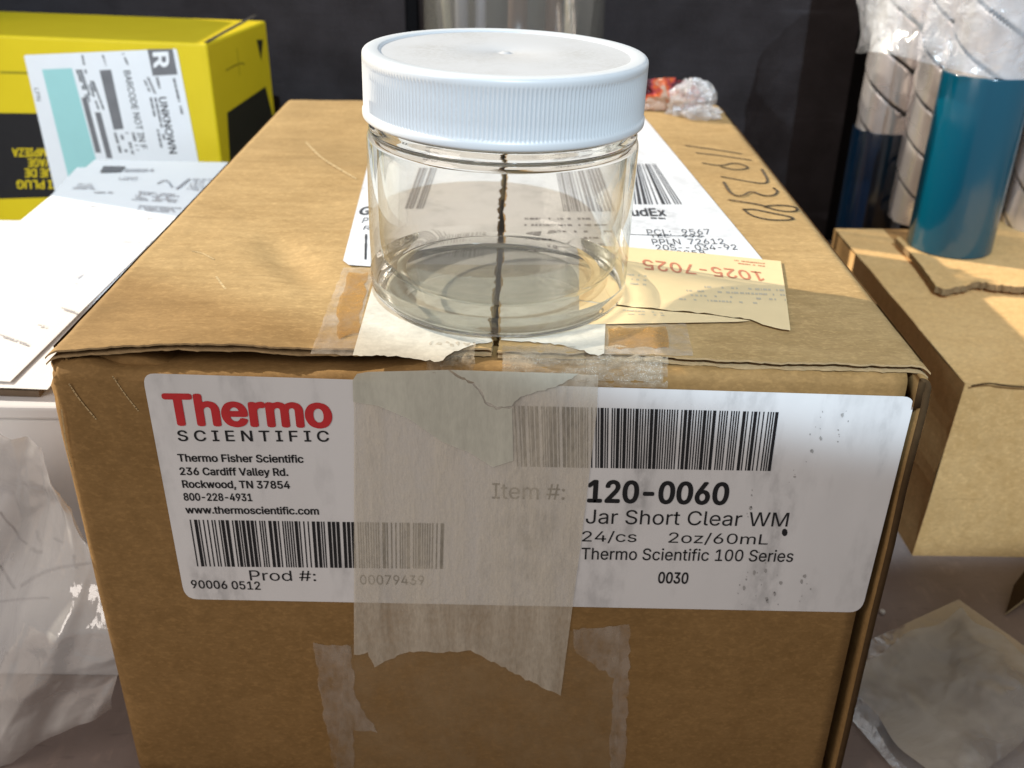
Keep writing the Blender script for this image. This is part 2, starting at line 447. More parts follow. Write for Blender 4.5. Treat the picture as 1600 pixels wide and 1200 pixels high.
# ================================================================== setting
b = Buf()
b.grid(lambda u, v: (-900+1800*u, -70+500*v, 0), 4, 4)
n_ = NT('scuffed table top')
g1 = n_.noise(260, (1, .35, 1), detail=5); g2 = n_.noise(18, detail=5); g3 = n_.noise(700, (.2, 1, 1), detail=3, dist=.6)
c = n_.mix(n_.ramp(g2, [(.35, 0), (.7, 1)]), (.20, .15, .13), (.26, .21, .195))
c = n_.mix(n_.ramp(g1, [(.55, 0), (.75, .5)]), c, (.34, .26, .22))
c = n_.mix(n_.ramp(g3, [(.6, 0), (.75, .35)]), c, (.10, .075, .065))
n_.base(c, .5, .35); n_.bump(g1, .3, .0003)
tag(b.build('table_top', n_.mat), kind='structure')

n_ = NT('dark fibrous wall board')
w1 = n_.noise(240, (.12, 1, 1), detail=5); w2 = n_.noise(40, detail=5); w3 = n_.noise(700, detail=2); w4 = n_.noise(55, (.12, 1, 1.6), detail=3, loc=(1, 3, 2))
c = n_.mix(n_.ramp(w2, [(.3, 0), (.7, 1)]), (.022, .0175, .018), (.038, .032, .034))
c = n_.mix(n_.math('MULTIPLY', n_.ramp(w4, [(.60, 0), (.74, 1)]), n_.ramp(w1, [(.45, 0), (.65, .7)])), c, (.075, .07, .078))
c = n_.mix(n_.ramp(w3, [(.55, 0), (.75, .3)]), c, (.05, .045, .05))
n_.base(c, .85, .15); n_.bump(n_.math('ADD', w1, w3), .5, .0008); M_WALL = n_.mat
b = Buf()
b.box(-900, -58, 400, 412, 0, 190)
tag(b.build('wall', M_WALL), kind='structure')
b = Buf(); b.box(-50, 195, 400, 412, 0, 190)
tag(b.build('wall', M_WALL), kind='structure')
b = Buf(); b.box(-900, 900, 428, 440, -1, 235)
tag(b.build('wall', plain('dark recess', (.010, .008, .008), .9, .1)), kind='structure')

# ================================================================== the big carton
box = thing('cardboard_box', 'large brown carton under the jar with a white printed label on its front', 'cardboard box', (0, 122, 0))
XW, YB = 91.5, 244.0
# --- body: one wrapped wall sheet with a crushed front left corner, rolled over at the top
path = []
def add_line(a, b, k):
    for i in range(k): path.append(Vector(a).lerp(Vector(b), i/k))
RC = 4.5
XL = XW+2.2
add_line((86.7, 0.0), (-XL+RC, 0.0), 60)
for i in range(9):
    t = i/8*math.pi/2; path.append(Vector((-XL+RC-RC*math.sin(t), RC-RC*math.cos(t))))
add_line((-XL, RC+1), (-XW, YB-2), 24); add_line((-XW, YB), (XW-.2, YB), 20); add_line((XW, YB-1), (XW, -0.9), 24); path.append(Vector((XW, -0.9)))
prof = [(0, 0)] + [(0, z) for z in (6, 20, 40, 60, 80, 95, 105, 112, 117, 119.5)]
for i in range(1, 8):
    t = i/7*math.pi/2; prof.append((2.6*(1-math.cos(t)), 120.2+2.9*math.sin(t)))
prof += [(5, 122.9), (9, 122.6), (16, 121.8), (40, 116.0)]
b = Buf(); NP = len(path)
for i, p in enumerate(path):
    d = (path[min(i+1, NP-1)] - path[max(i-1, 0)]).normalized(); inn = Vector((-d.y, d.x)) if False else Vector((d.y, -d.x))
    # walking front right -> left -> back -> right keeps the inside on the right hand: flip so it points inwards
    inn = Vector((d.y, -d.x))
    if inn.dot(Vector((0, 120)) - p) < 0: inn = -inn
    for (off, z) in prof:
        front = p.y < 12 and p.x < 88
        if off > 3 and not front: off = 3 + (off-3)*.12
        if off > 3 and p.x > 80: off = 3 + (off-3)*max(.02, (86.7-p.x)/6.7)
        q = p + inn*off
        dz = 0
        if p.x < -84 and front and z > 100:
            k = sst(100, 122, z)*sst(-82, -93, p.x)
            q = q + inn*(k*1.3*(.6+nz(p.x*.5, p.y*.5, z*.4))) ; dz = -1.2*k*(.7+nz(p.x*.9, z*.3, 3))
        wob = .25*nz(p.x*.05, z*.05, p.y*.05) if 2 < z < 119 else 0
        if z > 119: dz += .35*nz(p.x*.13, p.y*.13, 1.7) + .15*nz(p.x*.6, 0, 4)
        if front and z > 119.6: dz -= 1.9*sst(-88, -76, p.x)*sst(-8, -30, p.x)*sst(119.6, 121.5, z)
        if front and p.y < 1 and z < 119: wob = 0
        q = q + inn*wob
        b.v.append(Vector((q.x, q.y, z+dz)))
K = len(prof)
for i in range(NP-1):
    for j in range(K-1):
        b.f.append((i*K+j, i*K+j+1, (i+1)*K+j+1, (i+1)*K+j)); b.m.append(0)
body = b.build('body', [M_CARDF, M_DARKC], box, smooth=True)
bm = bmesh.new(); bm.from_mesh(body.data); bmesh.ops.recalc_face_normals(bm, faces=bm.faces)
# outward normals: the front faces must look at -y
fr = [f for f in bm.faces if f.calc_center_median().y < -.1210 and f.calc_center_median().z < .11]
if sum(f.normal.y for f in fr) > 0: bmesh.ops.reverse_faces(bm, faces=bm.faces)
bm.to_mesh(body.data); bm.free()
sm = solid(body, 1.6, -1); sm.modifiers['thickness'].material_offset_rim = 1
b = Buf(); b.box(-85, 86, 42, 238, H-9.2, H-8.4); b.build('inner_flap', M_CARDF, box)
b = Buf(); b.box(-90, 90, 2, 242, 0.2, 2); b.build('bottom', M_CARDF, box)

# --- the two long flaps meeting at the middle seam
def flap(x0, x1, fe, seed, lift):
    bb = Buf(); nx, ny = 110, 120
    def zt(x, y):
        d = 0
        d -= .25*max(0, fbm(x*.03, y*.03, seed, 1)) + .10*abs(nz(x*.12, y*.05, seed))
        if seed == 1:                       # two shallow dents on the sunny half
            d -= 2.1*math.exp(-(((x+55)-(y-62)*-.5)/6.5)**2 - ((y-58)/17)**2)
            d -= .9*math.exp(-((x+44)/14)**2-((y-150)/10)**2)
        return d
    def edge(x, k): return fe(x) + .75*fbm(x*.16, k*3.1, seed, 1) + .35*nz(x*.9, k*5, seed) + .18*nz(x*2.6, k, seed)
    def sheet(k, ztop, th, back, mi):
        def P(top):
            def fn(u, v):
                x = x0+(x1-x0)*u; e_ = edge(x, k); x += (seam_x(e_ + (back-e_)*(v**1.5))-.95+.22*nz(v*90, seed, k))*(sst(-8, x1, x) if x0 < -50 else sst(8, x0, x)); y = e_ + (back-e_)*(v**1.5)
                hinge = min(abs(x-x0) if x0 < -50 else abs(x1-x), 3)
                dz = -1.6*(1-hinge/3)**2
                lf = lift*math.exp(-((y)/26)**2)*sst(0, 30, abs(x-(x0 if x0 < -50 else x1)))*sst(-36, -56, x)*(.6+.4*nz(x*.06, 0, seed))
                return (x, y, H + ztop + (0 if top else -th) + zt(x, y) + dz + lf)
            return fn
        bb.grid(P(True), nx, ny, mi); bb.grid(P(False), nx, 8 if k else 40, mi)
        top, bot = P(True), P(False)
        bb.grid(lambda u, v: Vector(top(u, 0)).lerp(Vector(bot(u, 0)), v), nx, 1, 1)
        for uu in (0, 1): bb.grid(lambda u, v, uu=uu: Vector(top(uu, u)).lerp(Vector(bot(uu, u)), v), ny, 1, 1)
    sheet(0, 0, .42, YB-.5, 0)
    sheet(1, -1.35, .42, YB-.5, 1)
    bb.grid(lambda u, v: (x0+.6+(x1-x0-1.2)*u, edge(x0+(x1-x0)*u, 2)+3.2, H-.5-.85*v), nx, 1, 2)
    for xx in (x0+.7, x1-.7): bb.grid(lambda u, v, xx=xx: (xx, fe(xx)+3+(YB-4-fe(xx)-3)*u, H-.5-.85*v), 20, 1, 2)
    return bb.build('flap', [M_CARD, M_EDGE, M_DARKC], box, smooth=True)
flap(-XW-1.6, .25, lambda x: 5.2+1.2*sst(-50, -5, x)-2.2*sst(-70, -91, x), 1, 1.9)
flap(1.65, XW-.1, lambda x: 5.6-3.6*sst(20, 60, x)-.8*sst(60, 90, x), 2, .0)
# inner short flap lies below and shows through the slot at the front
# --- lettering of the front label
lab = Buf()
LQ = [(222, 583), (1431, 620), (1346, 957), (289, 936)]
poly(lab, rounded(LQ, 20), FRONT, .12)
label = lab.build('front_label', M_LABEL, box)
t = Buf(); o1 = .2
def wr(s, x0, y0, x1, y1, h, bold=0.0, mi=0, buf=None, off=None): write(buf or t, s, (x0, y0), (x1, y1), h, FRONT, off or o1, bold, mi=mi)
wr('Thermo', 264, 663, 517, 667, 47, .035, 1)
wr('S C I E N T I F I C', 279, 689, 514, 690, 16.5, .012)
wr('Thermo Fisher Scientific', 279, 721, 474, 723, 11.5, .022)
wr('236 Cardiff Valley Rd.', 282, 742, 450, 743.5, 11.5, .022)
wr('Rockwood, TN 37854', 286, 762, 453, 763.5, 11.5, .022)
wr('800-228-4931', 288, 782, 394, 783, 11.5, .022)
wr('www.thermoscientific.com', 291, 802, 498, 804, 11, .022)
barcode(t, [(296, 812), (697, 818), (695, 889), (308, 885)], FRONT, o1, 3, .0047)
wr('Prod #:', 391, 907, 494, 908, 16)
wr('90006 0512', 300, 919, 407, 921.5, 12.5, .012)
wr('00079439', 563, 913, 663, 914, 14.5)
barcode(t, [(803, 634), (1218, 644), (1205, 736), (808, 729)], FRONT, o1, 11, .0046)
wr('Item #:', 769, 779, 882, 781, 24)
wr('120-0060', 919, 784, 1135, 788, 33, .03)
wr('Jar Short Clear WM', 915, 818, 1230, 823, 22)
wr('24/cs', 909, 846, 994, 847, 16)
wr('2oz/60mL', 1044, 848, 1199, 851, 16)
wr('Thermo Scientific 100 Series', 908, 874, 1238, 878, 18, .004)
wr('0030', 1028, 911, 1074, 912, 17, .02)
poly(t, [(1226+4.5*math.cos(a*.698), 832+6*math.sin(a*.698)) for a in range(9)], FRONT, o1)
for (sx, sy, k, sd) in ((1193, 860, 9, 1), (1160, 890, 7, 2), (1262, 900, 8, 3), (1180, 770, 6, 4), (1320, 640, 7, 5), (1280, 640, 9, 6), (1245, 730, 5, 8), (1215, 900, 8, 9), (760, 900, 1, 7)):
    rr = random.Random(sd)
    for i in range(k):
        cx, cy = sx+rr.uniform(-9, 9)-i*1.5, sy+rr.uniform(-5, 5)+i*rr.uniform(5, 12); r = rr.choice((.7, .9, 1.2, 2.6))
        if cy > 945: break
        poly(t, [(cx+r*rr.uniform(.5, 1.2)*math.cos(a), cy+r*1.5*rr.uniform(.5, 1.2)*math.sin(a)) for a in (0, .9, 1.8, 2.7, 3.6, 4.5, 5.4)], FRONT, o1, 2)
t.build('lettering', [M_BLACK, M_RED, M_SMUDGE], label)

# --- tapes on the front
b = Buf()
bot = torn_path([(876, 1087), (850, 1076), (800, 1050), (760, 1030), (735, 1016), (715, 1019), (680, 1020), (640, 1018), (610, 1030), (585, 1043), (575, 1019), (553, 1023)], 2.0, 6, 4)
poly(b, [(553, 640), (551, 594), (558, 584), (575, 581), (700, 578), (935, 586), (933, 640), (921, 740), (906, 862)] + bot, FRONT, .32)
b.build('masking_tape', M_TAPE, box)
b = Buf()
poly(b, [(551, 594), (558, 584), (575, 581), (700, 578)] + torn_path([(712, 588), (738, 600), (750, 615), (757, 630), (775, 640), (800, 637)], 1.5, 5, 3) + [(802, 720), (770, 730), (735, 708), (690, 690), (640, 655), (590, 634), (552, 628)], FRONT, .40)
b.build('folded_tape', M_TAPE2, box); b = Buf()
poly(b, [(704, 578)] + torn_path([(716, 586), (740, 597), (754, 613), (760, 628), (777, 636), (800, 634), (813, 620), (840, 611), (868, 605), (893, 592), (905, 584)], 1.5, 5, 6), FRONT, .55)
b.build('folded_tape', M_TAPE2, box)
b = Buf()
poly(b, [(540, 1008), (900, 985), (968, 980), (962, 1260), (520, 1260)], FRONT, .14)
b.build('clear_tape', M_CLEARM, box); b = Buf()
poly(b, rough([(489, 1004), (548, 1010), (556, 1090), (590, 1145), (552, 1140), (552, 1200), (553, 1260), (534, 1260), (503, 1100)], 2.5, 8, 5), FRONT, .2)
b.build('clear_tape', M_CTAPE, box); b = Buf()
poly(b, rough([(895, 983), (983, 976), (984, 1010), (975, 1260), (958, 1260), (952, 1160), (960, 1060), (930, 1040), (900, 1020)], 2.5, 8, 6), FRONT, .2)
b.build('clear_tape', M_CTAPE, box)

# --- the stickers and tapes on top
b = Buf()
poly(b, [(600, 160)] + seam_edge(236, 54, -1, 1) + [(660, 421), (545, 414), (536, 407)], TOP, .30)
poly(b, [(985, 160), (1012, 190), (1192, 406), (1200, 420)] + seam_edge(50, 236, 1, 2), TOP, .30)
sl = b.build('shipping_label', M_TLABEL, box)
t = Buf(); o2 = .38
barcode(t, [(985, 256), (1024, 256), (1066, 319), (992, 319)], TOP, o2, 21, .03); barcode(t, [(868, 262), (940, 262), (966, 330), (880, 330)], TOP, o2, 25, .02, 1); barcode(t, [(655, 262), (690, 262), (668, 326), (632, 326)], TOP, o2, 26, .045, 1)
write(t, 'udEx', (988, 337), (1041, 337), 12, TOP, o2, .03); write(t, 'G', (560, 335), (577, 335), 13, TOP, o2, .03)
dashes(t, [(1016, 339), (1055, 341), (1057, 344), (1018, 343)], 1, TOP, o2, 1, .7)
write(t, 'PCL:   9567', (1012, 367), (1111, 366), 9, TOP, o2)
write(t, 'TEL    996', (1016, 371), (1098, 371), 5, TOP, o2)
write(t, 'PPLN  72612', (1020, 382), (1133, 381), 9, TOP, o2)
write(t, '20S-- 034-92', (1026, 391), (1153, 390), 9, TOP, o2)
write(t, '19258', (1047, 399), (1103, 398), 8, TOP, o2)
stroke(t, [(980, 366), (1040, 368), (1100, 369)], TOP, o2, .4)
write(t, 'P', (565, 348), (573, 348), 9, TOP, o2); write(t, 'R', (567, 359), (577, 359), 7, TOP, o2)
stroke(t, [(572, 366), (571, 405)], TOP, o2, .6)
barcode(t, [(600, 372), (760, 372), (757, 402), (584, 402)], TOP, o2, 22, .008, 2)
dashes(t, [(820, 340), (960, 340), (985, 400), (815, 400)], 6, TOP, o2, 4, .3, 1)
dashes(t, [(620, 200), (770, 200), (770, 245), (600, 245)], 5, TOP, o2, 5, .45)
dashes(t, [(820, 195), (1000, 195), (1010, 245), (820, 245)], 5, TOP, o2, 6, .4, dens=.4)
t.build('lettering', [M_FADE, plain('rubbed grey print', (.27, .26, .27), .6, .2, .4, 900), plain('faint print', (.45, .44, .45), .6, .2, .3, 900)], sl)
b = Buf()
tear = torn_path([(905, 468), (960, 476), (1040, 484), (1110, 490), (1173, 499), (1200, 509), (1235, 516)], 1.2, 9, 2)
poly(b, [(905, 382), (978, 386), (1100, 396), (1220, 408), (1228, 460)] + list(reversed(tear)), TOP, .48)
poly(b, [(905, 470), (960, 478), (1040, 486), (1110, 492), (1173, 501), (1150, 503), (960, 506), (905, 507)], TOP, .40)
ys = b.build('yellow_sticker', M_YSTICK, box)
t = Buf()
write(t, '1025-7025', (1188, 425), (1003, 405), -16, TOP, .56, .012)
dashes(t, [(1225, 452), (1040, 444), (1050, 472), (1230, 482)], 4, TOP, .56, 8, .4, 1, .008, .04, .6)
dashes(t, [(1195, 411), (1130, 404), (1130, 412), (1195, 419)], 2, TOP, .56, 9, .4, 0, .02, .08)
dashes(t, [(1010, 430), (975, 427), (975, 448), (1010, 450)], 3, TOP, .56, 10, .4, 1, .04, .2)
dashes(t, [(1035, 488), (960, 482), (960, 494), (1040, 496)], 2, TOP, .52, 10, .4, 1, .04, .1)
t.build('lettering', [M_PINK, M_LWARM], ys)

b = Buf()
poly(b, [(592, 412)] + seam_edge(54, 10, -1, 3) + torn_path([(770, 533), (735, 540), (705, 552), (692, 563), (685, 565), (640, 559), (600, 555), (551, 555)], 1.6, 6, 8), TOP, .36)
b.build('masking_tape', M_TAPET, box); b = Buf()
poly(b, list(reversed(seam_edge(54, 10, 1, 4))) + [(962, 412), (946, 505), (944, 552)] + torn_path([(935, 556), (900, 545), (860, 536), (815, 534)], 1.6, 6, 9), TOP, .36)
b.build('masking_tape', M_TAPET, box)
b = Buf()
poly(b, rough([(537, 418), (585, 418), (570, 478), (553, 555), (485, 553), (512, 478)], 1.5, 9, 3), TOP, .22)
b.build('clear_tape', M_CTAPE, box); b = Buf()
poly(b, rough([(945, 507), (1072, 506), (1083, 556), (944, 553)], 1.5, 9, 4), TOP, .22)
b.build('clear_tape', M_CTAPE, box)
b = Buf()
poly(b, rough([(545, 425), (575, 425), (560, 520), (530, 530), (526, 480)], 3, 9, 5), TOP, .27)
b.build('amber_tape', M_AMBER, box); b = Buf()
poly(b, rough([(950, 512), (1040, 510), (1045, 543), (950, 543)], 3, 9, 6), TOP, .27)
b.build('amber_tape', M_AMBER, box)
# crumpled clear tape ends curling over the front edge beside the seam
b = Buf()
def curl(x0, x1, y0, z1, seed):
    def fn(u, v):
        x = x0+(x1-x0)*u; k = v
        y = y0*(1-k)**1.2 - .25*k; z = H+.35 - z1*k**1.8
        return (x+.5*nz(u*6, v*5, seed), y+.7*nz(u*9, v*7, seed+1), z+.6*nz(u*9, v*6, seed+2)*(1-k*.5))
    b.grid(fn, 46, 16)
curl(-13, -3.2, 8.5, 2.8, 1); curl(2.6, 36, 7.5, 4.2, 5); curl(20, 37.0, 3.0, 5.6, 9)
b.build('curled_tape', M_SHINY, box, smooth=True)

# --- the handwritten number
b = Buf()
Z = lambda pts: [(960+x/3, 130+y/3) for x, y in pts]
for s_ in ([(330, 290), (460, 308), (595, 330)], [(382, 325), (510, 340), (640, 360)],
           [(412, 373), (500, 388), (560, 370), (620, 386), (628, 400), (560, 406), (500, 390)],
           [(500, 437), (600, 455), (700, 472), (724, 458), (690, 402)],
           [(512, 462), (545, 520), (600, 530), (640, 502), (690, 525), (750, 526), (768, 505), (745, 490)],
           [(535, 545), (690, 568), (740, 590), (810, 602), (860, 598), (855, 580), (790, 570), (720, 572), (705, 580)],
           [(605, 590), (640, 620), (720, 640), (830, 641), (842, 628), (760, 612), (660, 590), (605, 590)]):
    stroke(b, Z(s_), TOP, .2, .85)
b.build('handwriting', M_INK, box)
# pale crease lines in the kraft paper
M_CREASE = plain('bright crease', (.50, .36, .19), .8, .1, .3, 500)
for s_, w in (([(108, 600), (122, 622), (150, 655)], .30), ([(176, 588), (194, 615), (216, 642)], .28), ([(96, 640), (104, 700), (112, 730)], .25)):
    b = Buf(); stroke(b, s_, FRONT, .1, w); b.build('crease', M_CREASE, box)
for s_, w in (([(478, 222), (500, 245), (520, 258), (556, 279)], .8), ([(338, 432), (352, 452), (372, 470)], .5), ([(300, 392), (318, 396), (334, 405)], .4)):  # highlights along the top creases, put in as pale colour
    b = Buf(); stroke(b, s_, TOP, .12, w); b.build('crease', M_CREASE, box)
# ================================================================== the jar
JT = R_(1.44)
jar = bpy.data.objects.new('glass_jar', None); COL.objects.link(jar); jar['_o'] = (0, 0, 0)
jar.location = (1.03*MM, 38.9*MM, (H+.55)*MM); jar.rotation_euler = (0, JT, 0)
tag(jar, 'short clear empty glass jar with a ribbed white screw lid standing on the carton', 'jar')
outer = [(0, .35), (22, .32), (25.2, .2), (26.6, 0), (27.6, 0), (29.2, .5), (30.15, 2.4), (30.2, 5), (30.2, 20), (30.2, 35.2), (30.1, 36.6), (29.65, 37.4), (29.45, 37.7), (29.7, 38.05), (29.7, 38.5), (29.3, 39.1), (28.5, 39.6), (28.15, 40.0), (28.5, 40.3), (28.9, 40.7), (28.9, 41.1), (28.3, 41.6), (27.7, 42.2), (27.7, 50), (27.6, 52)]
inner = [(27.2, 52.9), (26.2, 53.1), (25.3, 52.8), (25.0, 51.5), (25.0, 42), (25.2, 40.5), (26.4, 38.6), (27.4, 37.2), (27.9, 35), (28.0, 30), (28.0, 14), (27.8, 10.5), (27.0, 7.8), (25.4, 6.0), (23.2, 5.1), (20, 4.8), (0, 4.6)]
pf = chaikin(outer, 2)+chaikin(inner, 2); b = Buf(); b.lathe(pf, 192)
def thin_at(j):
    (r0, z0), (r1, z1) = pf[j], pf[j+1]; z = (z0+z1)/2; r = (r0+r1)/2
    return 1 if (5.5 < z < 36.3 or r < 22.0 and z < 5.5 or (r < 26.8 and z < .6) or (j >= 4*len(outer)-3 and 9.5 < z < 12)) else 0
b.m = [thin_at(i % (len(pf)-1)) for i in range(len(b.f))]
g = b.build('glass_body', [M_GLASS, M_THIN], jar, smooth=True, weld=True)
# lid
b = Buf(); NR = 216; n8 = NR*4
zs = [40.9, 41.05, 41.4, 42.2, 42.5, 42.7, 43.2, 46, 48, 50, 52.0, 52.8, 53.2]
def lidr(z, a):
    if z < 42.6: return {40.9: 30.65, 41.05: 30.82, 41.4: 30.88, 42.2: 30.88, 42.5: 30.72}[z]
    k = .5+.5*math.cos(a*NR); base = 30.62
    dep = .40*sst(42.6, 43.1, z)*(1-sst(52.2, 53.15, z))
    return base - dep*(1-k**1.4)
rows = [(lambda a, z=z: (lidr(z, a), z)) for z in zs]
for (r, z) in ((30.6, 53.8), (30.5, 54.2), (30.25, 54.52), (29.9, 54.72), (29.4, 54.8), (27.4, 54.8), (27.2, 54.72)): rows.append(lambda a, r=r, z=z: (r, z))
b.grid(lambda u, v: (lambda rz, a: (rz[0]*math.cos(a), rz[0]*math.sin(a), rz[1]))(rows[round(v*(len(rows)-1))](2*math.pi*u), 2*math.pi*u), n8, len(rows)-1, 0, True)
b.lathe([(27.2, 54.72), (27.0, 54.35), (26.8, 54.28)], 160, 0)
b.lathe([(26.8, 54.28), (15, 54.25), (2.3, 54.25), (1.9, 54.1), (1.2, 54.1), (.9, 54.35), (.4, 54.42), (0, 54.42)], 160, 1)
b.lathe([(30.65, 40.9), (29.2, 40.9), (29.05, 41.3), (29.05, 53.35), (0, 53.4)], 120, 0)
b.build('lid', [M_LIDP, M_DUST], jar, smooth=True)
jar['_o'] = (0, 0, 0)

# ================================================================== yellow box at the back left
ZY = H+18
pl = zplane(ZY); A_ = pl.on((322, 68)); B_ = pl.on((0, 55)); Cc = pl.on((415, 21))
ux = (B_-A_).normalized(); ux.z = 0; uy = Vector((-ux.y, ux.x, 0)); 
if uy.y < 0: uy = -uy
yb = thing('yellow_box', 'yellow printed carton with black panels and a white address label at the back left', 'box', (A_.x-60, A_.y+40, 0))
LW, LD = 190, (Cc-A_).dot(uy)*.74
def YP(a, d, z): return A_ + ux*a + uy*d + Vector((0, 0, z-ZY))
b = Buf()
def boxgrid(bb, P, a0, a1, d0, d1, z0, z1, r=1.2, mi=0):
    for f in (lambda u, v: P(a0+(a1-a0)*u, d0, z0+(z1-z0)*v), lambda u, v: P(a0+(a1-a0)*u, d1, z0+(z1-z0)*v),
              lambda u, v: P(a0, d0+(d1-d0)*u, z0+(z1-z0)*v), lambda u, v: P(a1, d0+(d1-d0)*u, z0+(z1-z0)*v),
              lambda u, v: P(a0+(a1-a0)*u, d0+(d1-d0)*v, z0), lambda u, v: P(a0+(a1-a0)*u, d0+(d1-d0)*v, z1)):
        bb.grid(f, 1, 1, mi)
boxgrid(b, YP, 0, LW, 0, LD, 0, ZY)
n_ = NT('yellow printed carton'); k = n_.noise(50, detail=5)
n_.base(n_.mix(k, (.58, .435, .006), (.67, .515, .012)), .45, .4); M_YEL = n_.mat
yo = b.build('carton', M_YEL, yb, weld=True)
bv = yo.modifiers.new('soft edges', 'BEVEL'); bv.width = .0012; bv.segments = 3
YF = Plane(A_, -uy); YR = Plane(A_, -ux)
b = Buf(); poly(b, [(-40, 176), (120, 178), (150, 306), (-10, 311), (-40, 311)], YF, .15)
bp = b.build('black_panel', M_BLACK, yb)
b = Buf()
upv = Vector((.06, 1)).normalized()
for s_, x1_, x0_, y_ in (('ANTI PLUG', 26, 116, 282), ('BLOQUE DE', 39, 122, 264), ('LAVAGE', 44, 95, 248), ('LIMPIEZA', 19, 86, 232)):
    write(b, s_, (x0_, y_), (x1_, y_), 12.5, YF, .19, .025, up=upv)
b.build('lettering', M_YEL, bp)
b = Buf(); poly(b, [(355, 176), (415, 135), (440, 240), (360, 262)], YR, .15); poly(b, [(401, 62), (411, 62), (408, 95)], YR, .15)
b.build('side_panel', plain('black print panel', (.02, .018, .01), .5, .3), yb)
b = Buf(); stroke(b, [(353, 110), (375, 98), (382, 100)], YR, .15, .7); stroke(b, [(370, 75), (375, 118)], YR, .15, .5)
b.build('crease', plain('crease', (.3, .24, .01), .6), yb)
b = Buf(); poly(b, [(0, 111), (45, 112), (45, 116), (0, 115)], YF, .12); b.build('seam', plain('yellow seam', (.30, .25, .01), .6), yb)
b = Buf(); stroke(b, [(322, 66), (350, 50), (398, 24)], Plane(A_+Vector((0, 0, .05)), (0, 0, 1)), .1, 2.2); b.build('lid_gap', plain('dark gap', (.03, .025, .02), .9), yb)
b = Buf(); poly(b, rounded([(37, 86), (276, 76), (310, 252), (330, 360), (100, 360)], 4), YF, .30)
al = b.build('address_label', plain('address label paper', (.70, .72, .75), .5, .3, .04), yb)
b = Buf(); o3 = .38
Q = lambda x, y: (x/1600*460, y/1200*345)
poly(b, [Q(228, 378), Q(390, 370), Q(520, 860), Q(545, 1000), Q(380, 1000)], YF, o3, 3)
poly(b, [Q(800, 268), Q(938, 266), Q(965, 405), Q(830, 412)], YF, o3, 1)
poly(b, [Q(540, 382), Q(603, 378), Q(672, 700), Q(618, 706)], YF, o3, 1)
for i, (x0_, y0_, x1_, y1_, w_) in enumerate(((408, 378, 470, 560, 36), (442, 530, 520, 830, 30), (470, 440, 530, 600, 40), (515, 610, 580, 860, 32))):
    if i % 2: poly(b, [Q(x0_, y0_), Q(x0_+w_, y0_), Q(x1_+w_, y1_), Q(x1_, y1_)], YF, o3, 1)
    else: dashes(b, [Q(x0_+w_, y0_), Q(x1_+w_, y1_), Q(x1_, y1_), Q(x0_, y0_)], 3, YF, o3, i, .7, 0, .05, .2)
rt = Vector((1, -.05)).normalized()
write(b, 'R', Q(832, 290), Q(838, 365), 23, YF, .45, .03, up=rt, mi=2)
write(b, 'UNKNOWN', Q(862, 530), Q(922, 835), 11.5, YF, o3, .02, up=rt)
write(b, 'BARCODE NOT IN F', Q(672, 385), Q(765, 810), 10, YF, o3, .012, up=rt)
write(b, 'LPN', Q(185, 480), Q(200, 548), 7, YF, o3, 0, up=rt)
for (x0_, y0_, x1_, y1_, w_, k, sd) in ((925, 425, 990, 700, 26, 1, 1), (760, 420, 800, 510, 50, 2, 2), (800, 530, 870, 850, 50, 2, 3), (600, 720, 640, 860, 130, 4, 4), (650, 290, 680, 360, 24, 1, 5), (540, 300, 560, 360, 24, 1, 6), (430, 300, 460, 440, 22, 1, 7), (830, 420, 850, 500, 30, 1, 8)):
    dashes(b, [Q(x0_+w_, y0_), Q(x1_+w_, y1_), Q(x1_, y1_), Q(x0_, y0_)], k, YF, o3, sd, .5, 1, .03, .12)
b.build('lettering', [M_FADE, M_GREY, plain('label white', (.75, .76, .78), .5), plain('turquoise print', (.30, .55, .55), .6, .2, .04)], al)

# ================================================================== white carton with papers, left
zw = H-32
wb = thing('white_carton', 'plain white carton under the papers at the left edge', 'box', (-160, 150, 0))
b = Buf(); M_WB = plain('white carton', (.66, .67, .70), .6, .3, .05, 40)
b.box(-320, -99, 36.4, 178, 0.1, zw-4); wo = b.build('carton', M_WB, wb); bv = wo.modifiers.new('soft edges', 'BEVEL'); bv.width = .0012; bv.segments = 3
b = Buf(); b.box(-321, -98, 35.4, 179, zw-4.1, zw-.4); lo_ = b.build('carton_lid', M_WB, wb); bv = lo_.modifiers.new('soft edges', 'BEVEL'); bv.width = .0008; bv.segments = 2
WF = yplane(36.4)
b = Buf()
Z3 = lambda pts: [(x/2, 600+y/2) for x, y in pts]
for s_, w in (([(65, 632), (110, 600), (170, 575), (280, 560)], .9), ([(0, 400), (20, 430), (46, 452), (60, 485), (84, 500)], .5), ([(100, 515), (118, 528), (130, 524)], 1.1), ([(0, 568), (20, 600), (30, 618), (45, 640)], .8), ([(115, 460), (118, 478), (122, 490)], .8), ([(0, 680), (60, 672), (150, 668)], .7), ([(230, 535), (233, 560), (238, 575)], .8), ([(170, 482), (186, 492), (195, 495)], .9)):
    stroke(b, Z3(s_), WF, .15, w)
b.build('handwriting', plain('purple grey ink', (.17, .15, .19), .6), wb)
b = Buf(); cp = [zplane(zw+1.5).on(p) for p in ((175, 268), (352, 268), (60, 611), (-260, 601))]
slab(b, None, None, 1.8, P=cp)
hb = plain('dark hardboard', (.16, .12, .085), .7, .2, .2, 200)
tag(b.build('clipboard', [hb, hb], origin=(-190, 140, zw)), 'thin dark board lying on the white carton beneath the papers', 'board')
zp = zw+2.2
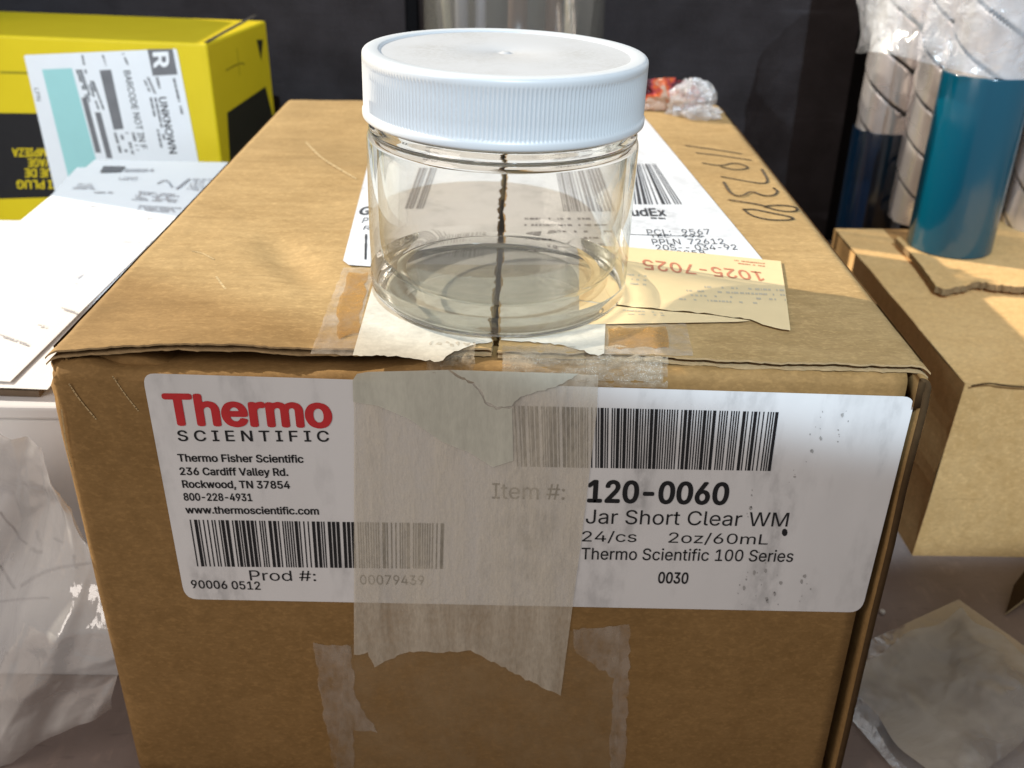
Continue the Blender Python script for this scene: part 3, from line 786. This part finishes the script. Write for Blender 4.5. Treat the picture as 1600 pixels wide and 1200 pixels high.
def sheet_paper(name, label, corners, z0, bend, mat, seed):
    c = [zplane(z0).on(p) for p in corners]     # TL TR BR BL
    bb = Buf()
    def fn(u, v):
        p = c[0].lerp(c[1], u).lerp(c[3].lerp(c[2], u), v)
        return p + Vector((0, 0, bend*(.6*nz(u*2, v*3, seed)+.25*nz(u*5, v*2, seed)+.35)))
    bb.grid(fn, 24, 40)
    cc = (c[0]+c[2])*.5
    o = bb.build(name, mat, smooth=True, origin=(cc.x, cc.y, z0)); tag(o, label, 'paper', 'papers on the white carton')
    return o, c
# the lower sheet shows only as a strip beside the upper one
pB = [(120, 262), (372, 262), (74, 609), (-190, 601)]
sheet_paper('paper_sheet', 'lower blank paper sheet showing as a strip under the printed one', pB, zp, .2, M_PAPER, 3)
pA = [(148, 250), (362, 254), (16, 597), (-260, 585)]
pap, pc = sheet_paper('paper_sheet', 'printed paper form on top, sunlit, lying left of the brown carton', pA, zp+.7, .3, M_PAPER, 8)
PP = zplane(zp+.7); b = Buf()
Z2 = lambda x, y: (100+x*260/1600, 240+y*195/1200)
po = .65
poly(b, [Z2(345, 178), (Z2(380, 118)), Z2(595, 122), Z2(545, 172)], PP, po, 0)
b.build('logo', [M_GREY], pap); b = Buf()
dashes(b, [Z2(600, 145), Z2(890, 145), Z2(880, 172), Z2(570, 172)], 1, PP, po, 2, .9, 1)
stroke(b, [Z2(900, 285), Z2(985, 240), Z2(1040, 320)], PP, po, .8, 1); stroke(b, [Z2(1085, 335), Z2(1205, 240)], PP, po, 1.2, 1)
for sd, (q, r) in enumerate((([(1240, 240), (1440, 240), (1350, 370), (1170, 350)], 5), ([(720, 360), (1250, 400), (1180, 480), (640, 450)], 5), ([(720, 495), (1150, 520), (1090, 575), (700, 550)], 3), ([(290, 365), (600, 365), (590, 390), (280, 385)], 1),
        ([(140, 285), (330, 285), (300, 350), (40, 340)], 3), ([(530, 225), (740, 225), (700, 265), (520, 255)], 2), ([(560, 810), (860, 830), (780, 890), (520, 860)], 3), ([(780, 600), (1080, 620), (1040, 650), (760, 640)], 2), ([(220, 490), (390, 490), (370, 530), (210, 520)], 1),
        ([(0, 455), (190, 450), (180, 470), (0, 480)], 1), ([(500, 905), (680, 930), (660, 945), (490, 920)], 1), ([(880, 680), (1010, 690), (980, 705), (860, 695)], 1))):
    dashes(b, [Z2(*p) for p in q], r, PP, po, sd, .5, 1, .02, .08)
Z5 = lambda x, y: (x/3, 240+y/3)
for sd, q in enumerate(([(370, 560), (405, 560), (360, 590), (330, 600)], [(290, 720), (370, 745), (360, 752), (285, 727)], [(0, 845), (130, 890), (120, 897), (0, 855)], [(180, 800), (225, 808), (215, 815), (175, 807)], [(330, 600), (400, 610), (395, 617), (325, 606)])):
    dashes(b, [Z5(*p) for p in q], 1, PP, po, sd+40, .8, 1, .04, .2)
b.build('lettering', [M_GREY, M_LGREY], pap)

# clear bag in front of the white carton
b = Buf()
CP = [(-40, 640), (40, 662), (92, 692), (118, 760), (140, 830), (158, 900), (172, 960), (170, 1008), (110, 1050), (0, 1122), (-60, 1150)]
def bagpt(u, v):
    top = [(-70, 640), (20, 655), (80, 684), (125, 740)]; botp = [(-70, 1165), (0, 1124), (110, 1062), (226, 1002)]
    def seg(L_, u):
        k = u*(len(L_)-1); i = min(int(k), len(L_)-2); return Vector(L_[i]).lerp(Vector(L_[i+1]), k-i)
    p = seg(top, u).lerp(seg(botp, u), v); p.x += 60*math.sin(v*math.pi)**1.3*u
    P = yplane(30).on(p)
    w = 1.5*(ridged(u*1.0+v*2.0, v*.8-u*.8, 2.2, 1.0)-1.6) + 2.0*fbm(u*1.3, v*1.8, 5, 1, 2)
    P.y = 30 - 4.0 - 5*math.sin(v*math.pi)*(.5+.5*u) - 34*folds(u, v, 11, 26) - w*.8
    P.y = min(P.y, 34.5)
    k = sst(.55, 1.0, v); P.y -= 10*k
    P.z = max(P.z, .8+.5*abs(nz(u*8, v*8)))
    return P
b.grid(bagpt, 90, 90)
fm = film('thin clear plastic', (.88, .86, .84), .4, .09, 60, .0016, (.30, .56))
tag(b.build('plastic_bag', fm, smooth=True, origin=(-130, 26, 0)), 'wrinkled clear plastic bag draped in front of the white carton', 'plastic bag')

# ================================================================== tan carton at the right
tb = thing('cardboard_box', 'lighter tan cardboard carton at the right edge carrying the foil tubes', 'cardboard box', (215, 175, 0))
zt_ = H-56
b = Buf()
def tanpt(a, d, z): return Vector((150-3.2*(1-z/zt_)+a, 100+d, z))
n1 = 30
def tf(u, v):                                 # front
    x = 150+130*u; z = zt_*v
    return (x - 3.2*(1-v)*(1-u) + .0, 100 - .8*math.sin(v*3.1)*nz(u*4, v*2, 3) + 2.5*max(0, .04-u)*12*(1-v)*0, z)
def tl(u, v):                                 # left side
    return (150-3.2*(1-v) + .9*nz(u*3, v*3, 7), 100+150*u, zt_*v + (1.4*sst(.9, 1, v)*nz(u*4, 1, 2)))
b.grid(tf, n1, 14); b.grid(tl, n1, 14); b.grid(lambda u, v: (150+130*u, 250, zt_*v), 2, 2); b.grid(lambda u, v: (280, 100+150*u, zt_*v), 2, 2)
b.grid(lambda u, v: (150+130*u, 100+150*v, zt_ - 0.6*math.sin(3.14*min(1, u*6))*0), n1, n1)
tbo = b.build('body', M_TAN, tb, smooth=False, weld=True)
bv = tbo.modifiers.new('soft edges', 'BEVEL'); bv.width = .0035; bv.segments = 4; bv.limit_method = 'ANGLE'; bv.angle_limit = R_(50)
TT = zplane(zt_+4)
b = Buf()
slab(b, [(1424, 396)] + torn_path([(1440, 415), (1462, 447), (1478, 452), (1500, 448), (1530, 440), (1570, 446), (1650, 450)], 1.3, 5, 2) + [(1760, 330), (1500, 335), (1400, 372)], TT, 2.6)
b.build('flap', [M_TAN, plain('torn brown edge', (.22, .15, .08), .9, .1, .5, 900)], tb)
TF = yplane(100-1.0); b = Buf()
stroke(b, [(1518, 603), (1545, 598), (1570, 603), (1640, 607)], TF, .6, .6)
b.build('slot', M_DARKC, tb)

# ================================================================== foil tubes with teal sleeves
n_ = NT('rolled foil'); k = n_.noise(60, detail=4)
n_.base(n_.mix(k, (.86, .79, .77), (.95, .91, .90)), n_.ramp(n_.noise(25, detail=3), [(.3, .18), (.7, .36)]), .5, .72); n_.bump(n_.noise(35, (1, 1, .4), detail=4), .35, .002); M_FOIL = n_.mat
M_SEAM = plain('dark seam', (.03, .03, .035), .5)
def glossy(name, c):
    n_ = NT(name); n_.base(c, n_.ramp(n_.noise(40, (1, 1, .05), detail=3), [(.35, .10), (.65, .26)]), .8); n_.bump(n_.noise(18, (1, 1, .3), detail=2), .15, .002); return n_.mat
M_TEAL = glossy('teal plastic', (.0, .062, .105)); M_NAVY = glossy('deep blue plastic', (.001, .010, .026))
def foil_tube(label, cx, cy, z0, r, hgt, sleeve, mat, ph):
    t_ = thing('foil_tube', label, 'tube', (cx, cy, z0), 'foil tubes on the right')
    bb = Buf(); PIT = 19.0; nu = 220; nv = int(hgt/.8)
    def fr_(u, v):
        return ((v*hgt)/PIT + 3*u + ph) % 1.0
    def fn(u, v):
        q = fr_(u, v); a = 2*math.pi*u; rr = r + .55*(1-q) - (.9 if q < .07 else 0) + .12*nz(math.cos(a)*2, math.sin(a)*2, v*8)
        return (cx+rr*math.cos(a), cy+rr*math.sin(a), z0+v*hgt)
    bb.grid(fn, nu, nv, lambda a, b_: 1 if fr_((a+.5)/nu, (b_+.5)/nv) < .10 else 0, True)
    bb.lathe([(r, hgt), (0, hgt)], 48, 0, cx, cy, z0)
    bb.build('foil', [M_FOIL, M_SEAM], t_, smooth=True)
    if sleeve:
        bb = Buf(); R1 = r+1.3
        bb.lathe([(r+.2, 0.2), (R1, .2), (R1+.15, .6), (R1+.15, sleeve-.4), (R1, sleeve), (r+.3, sleeve), (r+.2, sleeve-6)], 96, 0, cx, cy, z0)
        bb.build('sleeve', mat, t_, smooth=True)
    return t_
zA = zt_+4.0
pA0 = zplane(zA).on((1482, 384)); DA = (pA0-CAM).dot(CF); rA = 62*DA/FPX
def hgt_at(P, ypx):
    lo, hi = P.z, P.z+300
    for _ in range(40):
        m = (lo+hi)/2; q = Vector((P.x, P.y, m))-CAM; y = 600-FPX*q.dot(CU)/q.dot(CF)
        if y > ypx: lo = m
        else: hi = m
    return lo-P.z
hA = hgt_at(pA0, 112)
foil_tube('silver foil tube with a bright teal sleeve standing on the tan carton', pA0.x, pA0.y, zA, rA-1.4, 230, hA, M_TEAL, .1)
pB0 = zplane(zt_+.2).on((1446, 345)); 
foil_tube('bare silver foil tube with dark spiral seams between the teal and the navy sleeve', pB0.x, pB0.y+4, zt_+.2, rA-1.4, 240, 0, None, .45)
pC0 = Plane((0, 290, 0), (0, -1, 0)).on((1384, 200)); 
foil_tube('silver foil tube with a dark navy sleeve behind the tan carton', pC0.x, 290, 0.2, 13.5, 300, pC0.z, M_NAVY, .7)
pD0 = zplane(zt_+.2).on((1612, 372)); foil_tube('bare foil tube half out of frame right of the teal sleeve', pD0.x+6, pD0.y+8, zt_+.2, rA-1.4, 235, 0, None, .2)
# clear wrap bunched round the tubes above the sleeve
b = Buf(); cx, cy = (pA0.x+pB0.x)/2, (pA0.y+pB0.y)/2
def wrap(u, v):
    a = 2*math.pi*u; rx, ry = 38, 30
    w = 2.2*(ridged(math.cos(a)*1.4, math.sin(a)*1.4, v*2.4, 1.0)-1.7) + 14*folds((u*5) % 1.0 if False else .5+.5*math.cos(a)*1.2, v+.5*math.sin(a), 3, 26)
    z = zA + hA + 3 - 3*math.sin(3*a) + v*90
    return (cx+2+(rx+w)*math.cos(a), cy+(ry+w)*math.sin(a), z)
b.grid(wrap, 150, 46, 0, True)
fw = film('crinkled clear wrap', (.82, .85, .90), .16, .10, 120, .004, (.12, .5))
tag(b.build('plastic_wrap', fw, smooth=True, origin=(cx, cy, zA+hA)), 'crinkled clear plastic wrap round the top of the foil tubes', 'plastic wrap')

# ================================================================== things behind
gb = thing('glass_cylinder', 'tall clear glass cylinder behind the white jar lid', 'glass', (3, 335, 0))
b = Buf(); b.lathe([(0, 1), (43.5, 1), (44.5, 4), (44.5, 230), (43.2, 230), (43.2, 6), (0, 5)], 96, 0, 3, 335); 
M_CYL = film('thin glass', (.35, .34, .30), .12, .05, 10, .0005); b.build('wall', M_CYL, gb, smooth=True)
M_STK = plain('pale stick', (.34, .31, .22), .5, .3, .2, 60); M_STK2 = plain('milky stick', (.34, .34, .38), .35, .4, .2, 60); M_STK3 = plain('brown stick', (.16, .10, .075), .6, .2, .3, 60)
for (x0, x1, yy, r, mt, lb) in ((-20, -34, 322, 2.0, M_STK, 'thin leaning greenish stick at the left in the glass cylinder'), (-22, -23, 330, 3.2, M_STK2, 'milky white rod upright in the glass cylinder left of its middle'),
        (-14, -13, 326, 2.6, M_STK2, 'second milky rod beside the white one in the glass cylinder'), (4, 5, 345, 5.0, M_STK3, 'broad brown stick at the middle of the glass cylinder'), (31, 29, 330, 2.0, M_STK, 'pale stick at the right inside the glass cylinder'), (22, 23, 340, 4.5, M_STK3, 'brown stick right of the middle in the glass cylinder')):
    b = Buf(); b.tube([(x0, yy, 6+r), (x1, yy, 215)], r, 12)
    tag(b.build('stick', mt, smooth=True, origin=(x0, yy, 6)), lb, 'stick', 'sticks in the glass cylinder')
# crumpled wrapper on the back edge of the carton
wp = thing('crumpled_wrapper', 'crumpled clear wrapper with red and orange print on the back edge of the carton', 'wrapper', (57, 236, H))
def crumple(cx, cy, cz, rx, ry, rz, seed, name, mat, par):
    bb = Buf(); rr = random.Random(seed); K = [[rr.uniform(.62, 1.12) for _ in range(13)] for _ in range(20)]
    def fn(u, v):
        a = 2*math.pi*(u+.02*rr.uniform(-1, 1)); t_ = math.pi*(v*.98+.01); d = Vector((math.cos(a)*math.sin(t_), math.sin(a)*math.sin(t_), math.cos(t_)))
        k = K[int(round(u*20)) % 20][int(round(v*12))]
        return (cx+d.x*rx*k, cy+d.y*ry*k, max(H+.3, cz+d.z*rz*k))
    bb.grid(fn, 20, 12, 0, True); return bb.build(name, mat, par)
wq = TOP.on((1076, 178)); wr_ = TOP.on((1032, 170))
crumple(wq.x, wq.y-2, H+4.5, 11, 7, 9.5, 2, 'film', film('clear wrapper film', (.80, .77, .77), .5, .10, 300, .003, (.12, .42)), wp)
crumple(wq.x+4, wq.y-9, H+2, 8, 5, 3.5, 5, 'film', film('clear wrapper film', (.80, .77, .77), .5, .10, 300, .003, (.1, .4)), wp)
n_ = NT('red and orange print'); k = n_.noise(110, detail=2)
n_.base(n_.ramp(k, [(.40, (.06, .01, .015)), (.46, (.32, .04, .05)), (.52, (.55, .10, .02)), (.60, (.45, .30, .22))]), .25, .5); n_.bump(n_.noise(220, detail=3), .6, .002)
crumple(wr_.x+1, wr_.y, H+4, 16, 6, 9, 9, 'printed_band', n_.mat, wp)
# zip bag with a pale filling, on the table at the lower right
zb = thing('zip_bag', 'flat clear plastic bag with pale stuffing lying on the table at the lower right', 'plastic bag', (140, 20, 0))
cn = [TABLE.on(p) for p in ((1497, 940), (1700, 1085), (1500, 1330), (1262, 1048))]
def bagz(u, v, hh, off=0):
    p = cn[0].lerp(cn[1], u).lerp(cn[3].lerp(cn[2], u), v); ed = min(u, v, 1-u, 1-v)
    k = sst(.05, .4, ed); return Vector((p.x, p.y, .5+off+hh*k*(.7+.5*fbm(u*3, v*3, 2))+.5*k*ridged(u*3, v*3, 1, 1) + 9*k*(folds(u, v, 5, 18)+.12)))
b = Buf(); b.grid(lambda u, v: bagz(u, v, 7, .5), 70, 70)
b.build('film', film('clear bag film', (.75, .75, .74), .3, .16, 90, .0022, (.06, .22), .2), zb, smooth=True)
b = Buf()
def fill(u, v):
    u = .10+.80*u; v = .09+.82*v; p = bagz(u, v, 5.0, 0.1); p.z += -.3 + 3.5*(folds(u, v, 21, 16)); p.x += 3*nz(u*5, v*5); p.y += 3*nz(u*5, v*5, 3); return p
b.grid(fill, 60, 60)
n_ = NT('pale fibre stuffing'); k = n_.noise(30, (1, 1, 1), detail=5, dist=1.2); k2 = n_.noise(22, detail=4, loc=(3, 1, 2))
n_.base(n_.mix(k, (.42, .39, .34), (.62, .60, .55)), .85, .1); n_.bump(k, .6, .004)
b.build('stuffing', n_.alpha(n_.ramp(k2, [(.34, 0.05), (.56, .78)])), zb, smooth=True)
# dark curled scrap, right edge
b = Buf()
SC = [TABLE.on(p) for p in ((1570, 962), (1579, 930), (1600, 905), (1660, 880), (1680, 900), (1640, 930), (1600, 946))]
i = 0; top = [q+Vector((0, 0, 1.0+5*sst(0, 20, (q-SC[0]).length))) for q in SC]
b.quad(top, 0); b.quad([q-Vector((0, 0, .8)) for q in reversed(top)], 1)
for j in range(len(top)):
    j2 = (j+1) % len(top); b.quad([top[j], top[j]-Vector((0, 0, .8)), top[j2]-Vector((0, 0, .8)), top[j2]], 1)
tag(b.build('leaf_scrap', [plain('dark brown scrap', (.045, .025, .010), .8, .1, .3), plain('tan underside', (.45, .36, .2), .7)], origin=(SC[0].x+10, SC[0].y, 0)), 'dark brown pointed scrap on the table at the right edge', 'scrap')
# small crumb
b = Buf(); q = TABLE.on((1378, 958)); b.lathe([(0, 0), (1.0, .2), (.9, .9), (0, 1.2)], 7, 0, q.x, q.y, 0.1)
tag(b.build('crumb', plain('white crumb', (.7, .7, .68), .6), origin=(q.x, q.y, 0)), 'tiny white crumb on the table right of the brown carton', 'crumb')
# unseen block added past the left edge; shades the yellow box and papers
b = Buf(); b.box(-345, -283, 268, 396, .2, H+106)
o = b.build('sun_blocker', plain('dark sun blocker', (.05, .045, .045), .7), origin=(-314, 347, 0)); bv = o.modifiers.new('soft edges', 'BEVEL'); bv.width = .002; bv.segments = 2
tag(o, 'tall dark sun blocker added out of view left of the yellow carton', 'box')

for o in S.objects:
    if '_o' in o: del o['_o']
